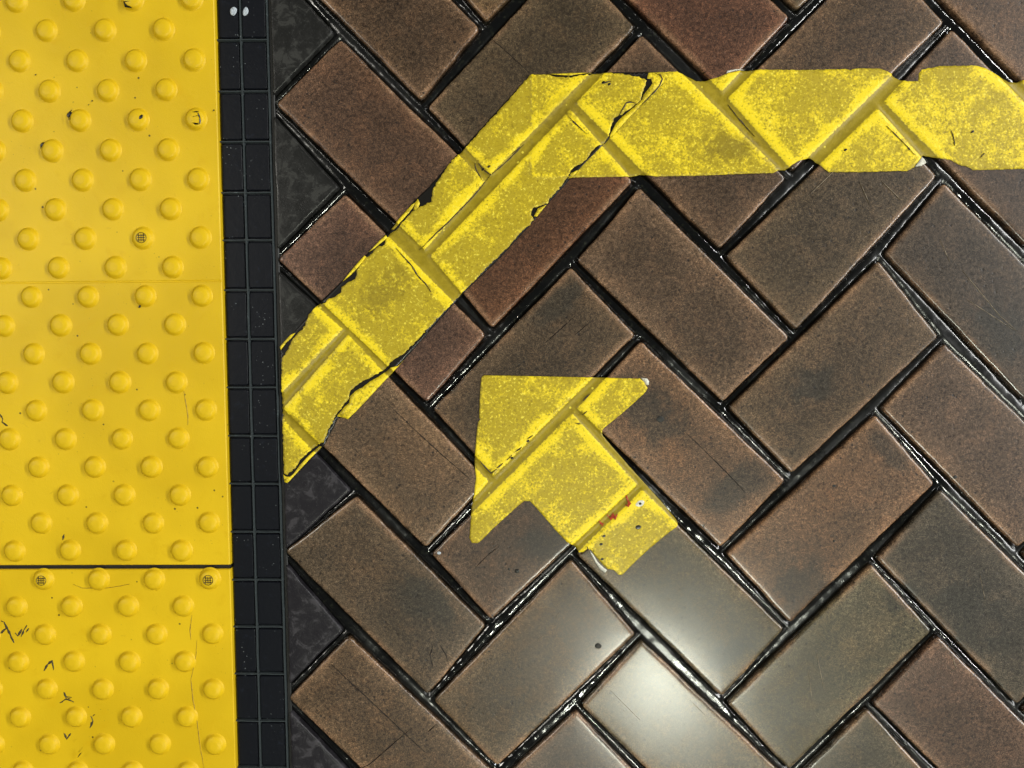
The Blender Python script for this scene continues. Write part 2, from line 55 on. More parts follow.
# ---------------------------------------------------------------- light
SC.view_settings.view_transform = 'Standard'; SC.view_settings.look = 'None'
SC.view_settings.gamma = 1; SC.view_settings.exposure = -0.15; SC.view_settings.use_curve_mapping = False
w = bpy.data.worlds.new('world'); SC.world = w; w.use_nodes = True
w.node_tree.nodes['Background'].inputs[0].default_value = (.95, .96, 1, 1)
w.node_tree.nodes['Background'].inputs[1].default_value = 0.06

def area(name, loc, size, size_y, power, color, target=(0.0, 0.0, 0)):
    l = bpy.data.lights.new(name, 'AREA'); l.shape = 'RECTANGLE'; l.size = size; l.size_y = size_y
    l.energy = power; l.color = color
    o = bpy.data.objects.new(name, l); COL.objects.link(o); o.location = loc
    o.rotation_euler = (Vector(target) - Vector(loc)).to_track_quat('-Z', 'Y').to_euler()
    return o
# the station's ceiling lamps, 2.6 m above the floor, then two added fill lamps
area('ceiling_or_fill_lamp', (0.60, -1.50, 2.6), .28, .28, 44, (.97, 1, .84))
area('ceiling_or_fill_lamp', (3.7, .7, 2.3), 4.2, .13, 215, (1, 1, .97))
area('ceiling_or_fill_lamp', (-2.6, .6, 2.6), .3, 1.2, 40, (1, .96, .86))  # unseen lamp added on the west side as diffuse fill
area('ceiling_or_fill_lamp', (.6, 3.2, 2.6), 1.2, .2, 10, (1, .97, .88))  # weak unseen fill added from the north

# ---------------------------------------------------------------- material helpers
class Mat:
    def __init__(s, name, rough=.5, metallic=0, spec=.5):
        s.m = bpy.data.materials.new(name); s.m.use_nodes = True; s.t = s.m.node_tree
        s.b = s.t.nodes['Principled BSDF']; s.b.inputs['Roughness'].default_value = rough
        s.b.inputs['Metallic'].default_value = metallic; s.b.inputs['Specular IOR Level'].default_value = spec
        s.co = s.t.nodes.new('ShaderNodeTexCoord').outputs['Object']
    def inp(s, sock, v):
        if hasattr(v, 'links'): s.t.links.new(v, sock)
        elif isinstance(v, (tuple, list)): sock.default_value = tuple(v) + ((1,) if len(v) == 3 and len(sock.default_value) == 4 else ())
        else: sock.default_value = v
    def set(s, name, v): s.inp(s.b.inputs[name], v)
    def noise(s, scale, detail=3, rough=.55, dist=0, co=None, out='Fac'):
        n = s.t.nodes.new('ShaderNodeTexNoise'); s.inp(n.inputs['Vector'], co or s.co)
        n.inputs['Scale'].default_value = scale; n.inputs['Detail'].default_value = detail
        n.inputs['Roughness'].default_value = rough; n.inputs['Distortion'].default_value = dist
        return n.outputs[out]
    def voro(s, scale, feature='F1', co=None, out='Distance', rnd=1):
        n = s.t.nodes.new('ShaderNodeTexVoronoi'); n.feature = feature; s.inp(n.inputs['Vector'], co or s.co)
        n.inputs['Scale'].default_value = scale; n.inputs['Randomness'].default_value = rnd
        return n.outputs[out]
    def ramp(s, v, a, b, lo=0, hi=1):
        n = s.t.nodes.new('ShaderNodeMapRange'); n.clamp = True; n.interpolation_type = 'SMOOTHSTEP'
        s.inp(n.inputs[0], v)
        for i, q in zip((1, 2, 3, 4), (a, b, lo, hi)): s.inp(n.inputs[i], q)
        return n.outputs[0]
    def math(s, op, a, b=0, c=0):
        n = s.t.nodes.new('ShaderNodeMath'); n.operation = op
        s.inp(n.inputs[0], a); s.inp(n.inputs[1], b); s.inp(n.inputs[2], c)
        return n.outputs[0]
    def mix(s, f, a, b, mode='MIX'):
        n = s.t.nodes.new('ShaderNodeMix'); n.data_type = 'RGBA'; n.blend_type = mode
        s.inp(n.inputs[0], f); s.inp(n.inputs[6], a); s.inp(n.inputs[7], b)
        return n.outputs[2]
    def attr(s, name, out='Color'):
        n = s.t.nodes.new('ShaderNodeAttribute'); n.attribute_name = name; return n.outputs[out]
    def mapping(s, scale=(1, 1, 1), rot=(0, 0, 0)):
        n = s.t.nodes.new('ShaderNodeMapping'); s.inp(n.inputs[0], s.co)
        n.inputs['Scale'].default_value = scale; n.inputs['Rotation'].default_value = rot; return n.outputs[0]
    def bump(s, h, strength=.3, dist=.001):
        n = s.t.nodes.new('ShaderNodeBump'); s.inp(n.inputs['Height'], h)
        n.inputs['Strength'].default_value = strength; n.inputs['Distance'].default_value = dist
        s.t.links.new(n.outputs[0], s.b.inputs['Normal'])

def lin(r, g, b):
    f = lambda c: (c / 255 / 12.92) if c / 255 <= .04045 else ((c / 255 + .055) / 1.055) ** 2.4
    return (f(r), f(g), f(b))

def plain(name, rgb, rough=.5, spec=.5):
    m = Mat(name, rough, 0, spec)
    n = m.noise(900, 2)
    m.set('Base Color', m.mix(m.ramp(n, .35, .7), lin(*rgb), lin(*[c * .8 for c in rgb])))
    return m.m

# glazed red-brown clay paver
def ellipse(m, x, y, rx, ry, deg, wob):
    """1 inside a blotch of its own shape on the ground, 0 outside (millimetres)"""
    mp = m.t.nodes.new('ShaderNodeMapping'); mp.vector_type = 'TEXTURE'; m.inp(mp.inputs[0], m.co)
    mp.inputs['Location'].default_value = (x / 1000, y / 1000, 0); mp.inputs['Rotation'].default_value = (0, 0, math.radians(deg))
    mp.inputs['Scale'].default_value = (rx / 1000, ry / 1000, 1)
    l = m.t.nodes.new('ShaderNodeVectorMath'); l.operation = 'LENGTH'; m.inp(l.inputs[0], mp.outputs[0])
    return m.ramp(m.math('ADD', l.outputs['Value'], wob), 1.25, .45)
def brick_material():
    m = Mat('fired_clay_paver', .42, 0, .38)
    tint = m.attr('tint'); wear = m.attr('tint', 'Alpha'); ed = m.attr('edge', 'Fac')
    big = m.noise(9, 4, .6); mid = m.noise(38, 5, .65, .4); fine = m.noise(300, 5, .8, .6); grain = m.noise(1000, 2, .7)
    c = m.mix(m.ramp(big, .40, .64, 0, .6), tint, m.mix(1.0, tint, (.58, .58, .54), 'MULTIPLY'))
    c = m.mix(m.ramp(mid, .49, .60, 0, .8), c, m.mix(1.0, c, (1.38, 1.28, 1.18), 'MULTIPLY'))
    # the glaze stays darkest in the middle of each paver
    c = m.mix(m.math('MULTIPLY', m.ramp(m.math('ADD', ed, m.math('MULTIPLY', m.math('SUBTRACT', mid, .5), .05)), .003, .026), .62), m.mix(1.0, c, (1.22, 1.18, 1.12), 'MULTIPLY'), m.mix(1.0, c, (.52, .52, .52), 'MULTIPLY'))
    wob = m.math('MULTIPLY', m.math('SUBTRACT', mid, .5), 2.2)
    acc = None
    for st in STAINS:
        e = ellipse(m, *st, wob); acc = e if acc is None else m.math('MAXIMUM', acc, e)
    c = m.mix(m.math('MULTIPLY', acc, .66), c, lin(40, 38, 32))
    acc = None
    for st in PALE:
        e = ellipse(m, *st, wob); acc = e if acc is None else m.math('MAXIMUM', acc, e)
    c = m.mix(m.math('MULTIPLY', acc, .5), c, m.mix(1.0, c, (1.7, 1.55, 1.4), 'MULTIPLY'))
    # rubbed arrises where the bare clay shows
    wm = m.math('MULTIPLY', m.ramp(m.math('ADD', ed, m.math('MULTIPLY', m.math('SUBTRACT', fine, .5), .012)), .0085, .0010), m.ramp(m.noise(16, 3, .6), .40, .60))
    c = m.mix(m.math('MULTIPLY', m.math('MULTIPLY', wm, wear), .50), c, lin(158, 122, 92))
    # light and dark grains
    c = m.mix(m.ramp(fine, .51, .60, 0, .75), c, m.mix(1.0, c, (2.0, 2.0, 2.0), 'MULTIPLY'))
    c = m.mix(m.ramp(fine, .48, .38, 0, .9), c, m.mix(1.0, c, (.36, .34, .32), 'MULTIPLY'))
    c = m.mix(m.ramp(grain, .53, .62, 0, .8), c, m.mix(1.0, c, (2.0, 2.05, 2.05), 'MULTIPLY'))
    c = m.mix(m.ramp(grain, .47, .38, 0, .8), c, m.mix(1.0, c, (.4, .4, .4), 'MULTIPLY'))
    pits = m.ramp(m.voro(115), .19, .08)
    c = m.mix(m.math('MULTIPLY', m.math('MULTIPLY', pits, m.ramp(m.noise(30, 1), .48, .58)), .85), c, lin(22, 15, 11))
    # grimy edge line along the joint
    c = m.mix(m.ramp(ed, .0012, -.0004, 0, .9), c, lin(16, 15, 13))
    m.set('Base Color', c)
    m.set('Roughness', m.math('MULTIPLY', m.math('ADD', m.ramp(mid, .3, .7, .40, .47), m.math('MULTIPLY', m.math('SUBTRACT', fine, .5), .6)), m.ramp(ed, .0008, .0032, .38, 1)))
    m.set('Coat Weight', m.ramp(ed, .0010, .0034, 1, .42)); m.b.inputs['Coat Roughness'].default_value = .22
    m.bump(m.math('ADD', m.math('ADD', m.math('MULTIPLY', fine, .6), m.math('MULTIPLY', mid, .25)), m.math('MULTIPLY', pits, -.4)), .42, .0008)
    return m.m

# cut pavers caked in black sealant
def soot_material():
    m = Mat('sealant_caked_paver', .36, 0, .35)
    a = m.noise(70, 5, .7, .6); b = m.noise(600, 3, .7)
    tint = m.attr('tint')
    c = m.mix(m.ramp(a, .53, .60, 0, .6), tint, m.mix(1.0, tint, (3.0, 3.0, 2.9), 'MULTIPLY'))
    c = m.mix(m.ramp(b, .60, .76, 0, .5), c, lin(95, 97, 97))
    m.set('Base Color', c); m.set('Roughness', m.ramp(a, .4, .7, .30, .6))
    m.bump(m.math('ADD', m.math('MULTIPLY', a, 1.0), m.math('MULTIPLY', b, .25)), .35, .0012)
    return m.m

def grout_material():
    m = Mat('black_tar_joint', .2, 0, .8)
    a = m.noise(240, 4, .7, .5); g = m.noise(9, 3, .6); q = m.noise(60, 3, .6)
    m.set('Base Color', m.mix(m.ramp(a, .56, .70), lin(9, 10, 9), lin(40, 42, 33)))
    m.set('Roughness', m.ramp(g, .42, .58, .11, .30))
    m.bump(m.math('ADD', m.math('MULTIPLY', a, .35), q), .35, .0012)
    return m.m

# painted yellow adhesive film
def tape_material():
    m = Mat('yellow_floor_film', .38, 0, .35)
    d = m.attr('relief', 'Fac')
    n1 = m.noise(24, 4, .65, .5); n2 = m.noise(120, 5, .75, .6); n3 = m.noise(420, 3, .65, .3)
    bright = lin(246, 218, 36); dull = lin(180, 158, 36); groove = lin(136, 118, 24)
    # k = 1 where the film keeps its bright face (pressed firmly to the paver rims), 0 where traffic has dulled it
    rim = m.ramp(m.math('ADD', d, m.math('MULTIPLY', m.math('SUBTRACT', n2, .5), .018)), .0125, .0035)
    k = m.math('ADD', m.math('MULTIPLY', m.math('SUBTRACT', n2, .5), 3.0), m.math('MULTIPLY', m.math('SUBTRACT', n1, .5), 3.4))
    k = m.math('ADD', k, m.math('MULTIPLY', m.math('SUBTRACT', n3, .5), 2.6))
    k = m.ramp(m.math('ADD', m.math('ADD', k, m.attr('fresh', 'Fac')), m.math('MULTIPLY', m.math('MULTIPLY', rim, m.ramp(n1, .30, .56, .35, 1)), 1.25)), -.15, 1.1)
    c = m.mix(k, dull, bright)
    ing = m.ramp(m.math('ADD', d, m.math('MULTIPLY', m.math('SUBTRACT', n3, .5), .003)), .0004, -.0008)
    c = m.mix(m.math('MULTIPLY', ing, .93), c, m.mix(m.ramp(n2, .4, .65), groove, lin(154, 134, 28)))
    c = m.mix(m.math('MULTIPLY', m.ramp(n3, .58, .68, 0, .6), m.math('SUBTRACT', 1, ing)), c, lin(255, 240, 96))
    c = m.mix(m.math('MULTIPLY', m.ramp(n3, .44, .32, 0, .5), m.math('SUBTRACT', 1, ing)), c, lin(112, 95, 26))
    c = m.mix(m.ramp(m.voro(70), .10, .06, 0, .7), c, lin(250, 232, 80))
    for st, kk in ((TAPE_STAINS[0], .5), (TAPE_STAINS[1], .4), (TAPE_STAINS[2], .4)): c = m.mix(m.math('MULTIPLY', ellipse(m, *st, m.math('MULTIPLY', m.math('SUBTRACT', n2, .5), 3.0)), kk), c, lin(104, 88, 30))
    sp = m.math('MULTIPLY', m.ramp(m.voro(140), .12, .05), m.ramp(m.noise(19, 2), .60, .68))
    c = m.mix(m.math('MULTIPLY', sp, .8), c, lin(40, 33, 16))
    m.set('Base Color', c)
    m.set('Roughness', m.ramp(n2, .3, .7, .34, .5))
    m.bump(m.math('ADD', m.math('MULTIPLY', n2, .8), m.math('MULTIPLY', n3, .5)), .45, .0009)
    return m.m

# moulded yellow polymer of the tactile tiles
def tactile_material():
    m = Mat('yellow_tactile_polymer', .42, 0, .22)
    a = m.noise(6, 3, .6); b = m.noise(45, 5, .65, .4); f = m.noise(900, 3, .6)
    c = m.mix(m.ramp(a, .35, .68), lin(228, 190, 28), lin(212, 175, 22))
    c = m.mix(m.ramp(b, .56, .72, 0, .35), c, lin(212, 168, 6))
    c = m.mix(m.ramp(m.noise(110, 4, .7, .5), .64, .76, 0, .30), c, lin(186, 144, 8))
    sp = m.math('MULTIPLY', m.ramp(m.voro(62), .085, .045), m.ramp(m.noise(37, 1), .44, .50))
    c = m.mix(m.math('MULTIPLY', sp, .9), c, lin(58, 46, 24))
    sp = m.math('MULTIPLY', m.ramp(m.voro(170), .10, .05), m.ramp(m.noise(23, 2), .54, .64))
    c = m.mix(m.math('MULTIPLY', sp, .5), c, lin(110, 84, 26))
    m.set('Base Color', c)
    m.bump(m.math('ADD', m.math('MULTIPLY', f, .5), b), .45, .0008)
    return m.m

def strip_material(rgb, rough, name):
    m = Mat(name, rough, 0, .22)
    a = m.noise(140, 4, .7); v = m.voro(260)
    c = m.mix(m.ramp(a, .58, .75, 0, .6), lin(*rgb), lin(*[min(255, q * 1.7 + 8) for q in rgb]))
    c = m.mix(m.math('MULTIPLY', m.ramp(v, .16, .08), m.ramp(m.noise(35, 2), .52, .66)), c, lin(120, 126, 128))
    m.set('Base Color', c); m.bump(a, .35, .0008); return m.m

M = dict(brick=brick_material(), soot=soot_material(), grout=grout_material(), tape=tape_material(), tactile=tactile_material(),
         pad=strip_material((12, 15, 22), .45, 'black_rubber_pad'), ridge=strip_material((58, 64, 66), .28, 'black_rubber_ridge'),
         residue=plain('black_adhesive_residue', (20, 18, 14), .35), mark=plain('dark_scuff', (66, 54, 26), .6),
         crackb=plain('dark_hairline', (34, 25, 19), .6, .3), scr=plain('pale_scratch', (165, 150, 128), .5),
         red=plain('red_ink', (190, 60, 24), .5), white=plain('white_film_backing', (232, 230, 214), .5),
         gum=plain('trodden_gum', (33, 32, 27), .5), drop=plain('white_paint', (196, 206, 216), .4),
         crackt=plain('dark_crease', (70, 56, 18), .5), metal=plain('sooted_screw_head', (150, 124, 34), .45),
         gap=plain('black_joint_filler', (22, 22, 20), .5), pcrack=plain('panel_hairline', (170, 134, 26), .6))

# ---------------------------------------------------------------- object helpers
def finish(name, bm_or_me, mats, parent=None, smooth=False):
    if isinstance(bm_or_me, bmesh.types.BMesh):
        me = bpy.data.meshes.new(name); bm_or_me.to_mesh(me); bm_or_me.free()
    else: me = bm_or_me
    me.name = name
    for mm_ in (mats if isinstance(mats, (list, tuple)) else [mats]): me.materials.append(mm_)
    if smooth: me.shade_smooth()
    o = bpy.data.objects.new(name, me); COL.objects.link(o)
    if parent: o.parent = parent
    return o
def tag(o, label=None, cat=None, group=None, kind=None):
    for k, v in (('label', label), ('category', cat), ('group', group), ('kind', kind)):
        if v: o[k] = v
    return o

def sub_edge(poly, step):
    out = []
    for i in range(len(poly)):
        a = np.array(poly[i], float); b = np.array(poly[(i + 1) % len(poly)], float)
        n = max(1, int(np.linalg.norm(b - a) / step))
        for k in range(n): out.append(a + (b - a) * k / n)
    return out
def clip_x(poly, k, c):             # keep the side x > k*y + c
    out = []
    f = lambda p: p[0] - k * p[1] - c
    for i in range(len(poly)):
        a, b = poly[i], poly[(i + 1) % len(poly)]; fa, fb = f(a), f(b)
        if fa >= 0: out.append(a)
        if fa * fb < 0:
            t = fa / (fa - fb); out.append([a[0] + (b[0] - a[0]) * t, a[1] + (b[1] - a[1]) * t])
    return out
def area2(p): return sum(p[i - 1][0] * p[i][1] - p[i][0] * p[i - 1][1] for i in range(len(p)))
def inset(poly, d):                 # offset inward, poly anticlockwise, metres
    n = len(poly); out = []
    for i in range(n):
        a = np.array(poly[i - 1]); b = np.array(poly[i]); c = np.array(poly[(i + 1) % n])
        u = (b - a) / (np.linalg.norm(b - a) + 1e-12); v = (c - b) / (np.linalg.norm(c - b) + 1e-12)
        nn = np.array([-(u[1] + v[1]), u[0] + v[0]]); l = np.linalg.norm(nn)
        nn = nn / l if l > 1e-6 else np.array([-u[1], u[0]])
        out.append(b + nn * d / max(.5, float(np.dot(nn, np.array([-u[1], u[0]])))))
    return out
def rounded(poly, r, n=4):          # round the corners of a polygon
    out = []
    N = len(poly)
    for i in range(N):
        a, b, c = (np.array(poly[(i + k) % N], float) for k in (-1, 0, 1))
        la, lc = np.linalg.norm(a - b), np.linalg.norm(c - b); q = min(r, la * .45, lc * .45)
        p0 = b + (a - b) / la * q; p1 = b + (c - b) / lc * q
        for k in range(n + 1):
            t = k / n; out.append((1 - t) ** 2 * p0 + 2 * t * (1 - t) * b + t * t * p1)
    return out

# ---------------------------------------------------------------- floor: herringbone pavers in tar joints
SK, SCc = STRIP_RIGHT[0], STRIP_RIGHT[1] / 1000
QUADS = {}
for k, q in BRICKS.items():
    QUADS[k] = [[x / 1000, y / 1000] for x, y in q]
def pl_dist(P):
    """largest inside-distance (m) of points P (n,2) to any paver; positive on a paver, negative in a joint"""
    best = np.full(len(P), -1.0)
    for q in QUADS.values():
        q = np.array(q); c = q.mean(0); d = np.full(len(P), 9.0)
        for i in range(4):
            a, b = q[i], q[(i + 1) % 4]; e = b - a; n = np.array([-e[1], e[0]]) / np.linalg.norm(e)
            if np.dot(c - a, n) < 0: n = -n
            d = np.minimum(d, (P - a) @ n)
        best = np.maximum(best, d)
    return best

COLR = {'H -2 0': (92, 68, 55), 'H -3 1': (90, 70, 56), 'V -1 1': (84, 70, 55), 'V 0 4': (62, 57, 42), 'H -1 3': (98, 66, 52), 'H 0 2': (90, 70, 56),
        'V 1 3': (88, 69, 54), 'H 2 4': (78, 62, 52), 'H 1 5': (96, 74, 60), 'V 2 2': (84, 70, 56), 'H 3 3': (76, 64, 56), 'V 4 4': (86, 64, 56),
        'V 3 1': (90, 73, 58), 'H 1 1': (98, 78, 64), 'V 0 0': (96, 64, 46), 'H 0 -2': (104, 84, 68), 'V 1 -1': (86, 70, 56), 'H 2 0': (112, 86, 68),
        'H 4 2': (98, 78, 66), 'V 4 0': (110, 84, 66), 'V 5 -1': (88, 80, 64), 'H 3 -1': (90, 80, 64), 'V 2 -2': (86, 68, 56), 'H 1 -3': (84, 70, 58),
        'V 3 -3': (92, 76, 60), 'H 4 -2': (98, 86, 70), 'H 2 -4': (98, 78, 62), 'H 5 1': (76, 68, 60), 'H 6 0': (96, 74, 64), 'H -1 -1': (98, 72, 62)}
SOOT = {'V -2 -2', 'V -1 -3', 'V -3 -1', 'H -3 -3', 'V 0 -4', 'V 1 -5', 'V -4 0', 'H -4 -2', 'V -3 -1', 'H -2 -4', 'H 0 -6', 'V 2 -6', 'H -1 -5'}

def build_floor():
    vs, fs, edv, tints, mi = [], [], [], [], []
    ORD = [(-.010, 0), (-.0040, .0), (-.0022, .0002), (-.0010, .0008), (-.0004, .0016), (-.0001, .0028), (0, .0045), (0, .0075), (.00005, .011), (.0001, .018), (.0001, .030)]
    rnd = random.Random(3)
    for key, q in sorted(QUADS.items()):
        full = q if area2(q) > 0 else q[::-1]
        cut = clip_x(full, SK, SCc + .0014)
        if abs(area2(cut)) > .985 * abs(area2(full)): cut = full
        if len(cut) < 3 or abs(area2(cut)) < 2e-4: continue
        soot = key in SOOT; cm0 = np.mean(cut, 0)
        tint = COLR.get(key) or tuple(c + rnd.uniform(-8, 8) for c in (90, 71, 57))
        if soot: tint = (40, 38, 45) if cm0[1] < -.05 else (36, 36, 37)
        cnt = [max(2, int(math.dist(cut[i], cut[(i + 1) % len(cut)]) / .004)) for i in range(len(cut))]
        def ring(off):
            q2 = inset(cut, off) if off > 0 else [np.array(v) for v in cut]
            rd = rounded([list(v) for v in q2], max(.0012, .0045 - off), 4); o2 = []
            for i in range(len(cut)):
                o2 += rd[i * 5:i * 5 + 5]; a, b = rd[i * 5 + 4], rd[((i + 1) % len(cut)) * 5]
                for t in range(1, cnt[i]): o2.append(a + (b - a) * t / cnt[i])
            return [v + np.array([noise.noise(Vector((v[0] * 110, v[1] * 110, 3))) * .0005 + noise.noise(Vector((v[0] * 30, v[1] * 30, 5))) * .0006,
                                  noise.noise(Vector((v[0] * 110, v[1] * 110, 9))) * .0005 + noise.noise(Vector((v[0] * 30, v[1] * 30, 7))) * .0006]) for v in o2]
        dz = rnd.uniform(-.0004, .0002); tx, ty = rnd.uniform(-.004, .004), rnd.uniform(-.004, .004); cm = np.mean(full, 0)
        per = sum(math.dist(cut[i], cut[(i + 1) % len(cut)]) for i in range(len(cut))); inr = .6 * abs(area2(cut)) / per
        st = len(vs); n = len(ring(0))
        for z, off in ORD:
            off = min(off, inr)
            for v in ring(off):
                zz = z + dz + (v[0] - cm[0]) * tx + (v[1] - cm[1]) * ty if z > -.009 else z
                vs.append((v[0], v[1], zz))
                edv.append(off + .0002)
        for r in range(len(ORD) - 1):
            for i in range(n):
                j = (i + 1) % n; fs.append((st + r * n + i, st + r * n + j, st + (r + 1) * n + j, st + (r + 1) * n + i))
                tints.append(lin(tint[0] * .88, tint[1] * .88, tint[2] * .83) + (0.0 if soot else 1.0,)); mi.append(1 if soot else 0)
        # inner cap: nested rings to carry the edge distance, then a face
        last = st + (len(ORD) - 1) * n
        fs.append(tuple(last + i for i in range(n))); tints.append(lin(tint[0] * .88, tint[1] * .88, tint[2] * .83) + (0.0 if soot else 1.0,)); mi.append(1 if soot else 0)
    me = bpy.data.meshes.new('floor'); me.from_pydata(vs, [], fs); me.update()
    me.polygons.foreach_set('material_index', mi)
    a = me.attributes.new('edge', 'FLOAT', 'POINT'); a.data.foreach_set('value', edv)
    c = me.color_attributes.new('tint', 'FLOAT_COLOR', 'CORNER'); flat = []
    for p, t in zip(me.polygons, tints): flat += list(t) * p.loop_total
    c.data.foreach_set('color', flat)
    for p in me.polygons: p.use_smooth = p.loop_total == 4
    return finish('floor', me, [M['brick'], M['soot']])
floor = tag(build_floor(), 'worn red-brown clay pavers laid in a herringbone with black tar joints', 'floor', kind='structure')

def heightgrid(name, x0, x1, y0, y1, step, ang, keep, zf, mat, parent):
    c, s = math.cos(ang), math.sin(ang)
    L = 1.1; g = np.arange(-L, L, step); U, V = np.meshgrid(g, g, indexing='ij')
    X = U * c - V * s; Y = U * s + V * c
    inb = (X > x0) & (X < x1) & (Y > y0) & (Y < y1)
    P = np.c_[X[inb], Y[inb]]; d = pl_dist(P)
    D = np.full(X.shape, 9.0); D[inb] = d
    k = inb & (D < keep) & (X > SK * Y + SCc + .002)
    cell = k[:-1, :-1] & k[1:, :-1] & k[:-1, 1:] & k[1:, 1:]
    idx = -np.ones(X.shape, int); used = np.zeros_like(k)
    ii, jj = np.nonzero(cell)
    for a in (0, 1):
        for b in (0, 1): used[ii + a, jj + b] = True
    idx[used] = np.arange(used.sum())
    co = np.c_[X[used], Y[used], zf(X[used], Y[used], D[used])]
    F_ = np.c_[idx[ii, jj], idx[ii + 1, jj], idx[ii + 1, jj + 1], idx[ii, jj + 1]]
    me = bpy.data.meshes.new(name); me.from_pydata(co.tolist(), [], F_.tolist()); me.update()
    return finish(name, me, mat, parent, True)
def zgrout(X, Y, d):
    t = np.clip(-d / .0050, -.6, 1)
    z = -.0066 + .0030 * np.clip(1 - (1 - np.clip(t, 0, 1)) ** 2, 0, 1)
    wob = np.array([noise.noise(Vector((x * 22, y * 22, 1))) * .0008 + noise.noise(Vector((x * 130, y * 130, 4))) * .0004 for x, y in zip(X, Y)])
    return z + wob
heightgrid('tar_joint', -.40, .86, -.70, .66, .0014, -.777, .0012, zgrout, M['grout'], floor)

# ---------------------------------------------------------------- thin things lying on the floor
def zrelief(d, depth=.0024):
    t = np.clip((.0014 - d) / .0042, 0, 1); t = t * t * (3 - 2 * t)
    return -depth * t
def in_poly(P, poly):
    poly = np.array(poly); r = np.zeros(len(P), bool); j = len(poly) - 1
    for i in range(len(poly)):
        xi, yi = poly[i]; xj, yj = poly[j]
        c = ((yi > P[:, 1]) != (yj > P[:, 1])) & (P[:, 0] < (xj - xi) * (P[:, 1] - yi) / (yj - yi + 1e-15) + xi)
        r ^= c; j = i
    return r
def film(name, poly_mm, mat, z0, thick, parent=None, step=.0022, over=None, fresh=None, fray=.00025, lift=0, depth=.0024):
    poly = [np.array(p) / 1000 for p in poly_mm]
    if area2(poly) < 0: poly = poly[::-1]
    fine = sub_edge(poly, .0016)
    if fray:
        fine = [p + np.array([noise.noise(Vector((p[0] * 400, p[1] * 400, 3))), noise.noise(Vector((p[0] * 400, p[1] * 400, 8)))]) * fray * 2 for p in fine]
    A = np.array(fine); n1, n2 = np.array([math.cos(-.777), math.sin(-.777)]), np.array([-math.sin(-.777), math.cos(-.777)])
    u, v_ = A @ n1, A @ n2
    gu, gv_ = np.meshgrid(np.arange(u.min(), u.max(), step), np.arange(v_.min(), v_.max(), step))
    G_ = gu.reshape(-1, 1) * n1 + gv_.reshape(-1, 1) * n2
    G_ = G_[in_poly(G_, A)]
    # keep grid points clear of the outline
    ok = np.ones(len(G_), bool)
    for p in A: ok &= ((G_ - p) ** 2).sum(1) > (.45 * step) ** 2
    G_ = G_[ok]
    allp = [Vector((float(p[0]), float(p[1]))) for p in A] + [Vector((float(p[0]), float(p[1]))) for p in G_]
    nA = len(A)
    res = delaunay_2d_cdt(allp, [], [list(range(nA))], 1, 1e-7)
    bm = bmesh.new(); bv = [bm.verts.new((p.x, p.y, 0)) for p in res[0]]
    for f in res[2]:
        try: bm.faces.new([bv[i] for i in f])
        except ValueError: pass
    for v in [v for v in bm.verts if not v.link_faces]: bm.verts.remove(v)
    bm.verts.ensure_lookup_table()
    P = np.array([(v.co.x, v.co.y) for v in bm.verts]); d = pl_dist(P)
    z = zrelief(d, depth) + z0
    if over is not None:
        z = z + .0009 * in_poly(P, over)
    for v, zz in zip(bm.verts, z): v.co.z = zz + noise.noise(Vector((v.co.x * 60, v.co.y * 60, 2))) * .00012
    if lift:
        for v in bm.verts: v.co.z += lift * (.5 + noise.noise(Vector((v.co.x * 150, v.co.y * 150, 6))))
    # give it thickness: skirt round the outline
    be = [e for e in bm.edges if e.is_boundary]
    r = bmesh.ops.extrude_edge_only(bm, edges=be)
    nv = [g for g in r['geom'] if isinstance(g, bmesh.types.BMVert)]
    for v in nv: v.co.z -= thick
    bmesh.ops.recalc_face_normals(bm, faces=bm.faces[:])
    me = bpy.data.meshes.new(name); bm.to_mesh(me); bm.free()
    n = len(me.vertices); co = np.zeros(n * 3); me.vertices.foreach_get('co', co); co = co.reshape(-1, 3)
    d = pl_dist(co[:, :2])
    a = me.attributes.new('relief', 'FLOAT', 'POINT'); a.data.foreach_set('value', d.astype(np.float32))
    fr = np.full(n, fresh(co) if callable(fresh) else (fresh or 0.0)) if not callable(fresh) else fresh(co)
    a = me.attributes.new('fresh', 'FLOAT', 'POINT'); a.data.foreach_set('value', fr.astype(np.float32))
    o = finish(name, me, mat, parent)
    for p_ in me.polygons: p_.use_smooth = p_.normal.z > .5
    return o
m2 = lambda poly: [(x / 1000, y / 1000) for x, y in poly]

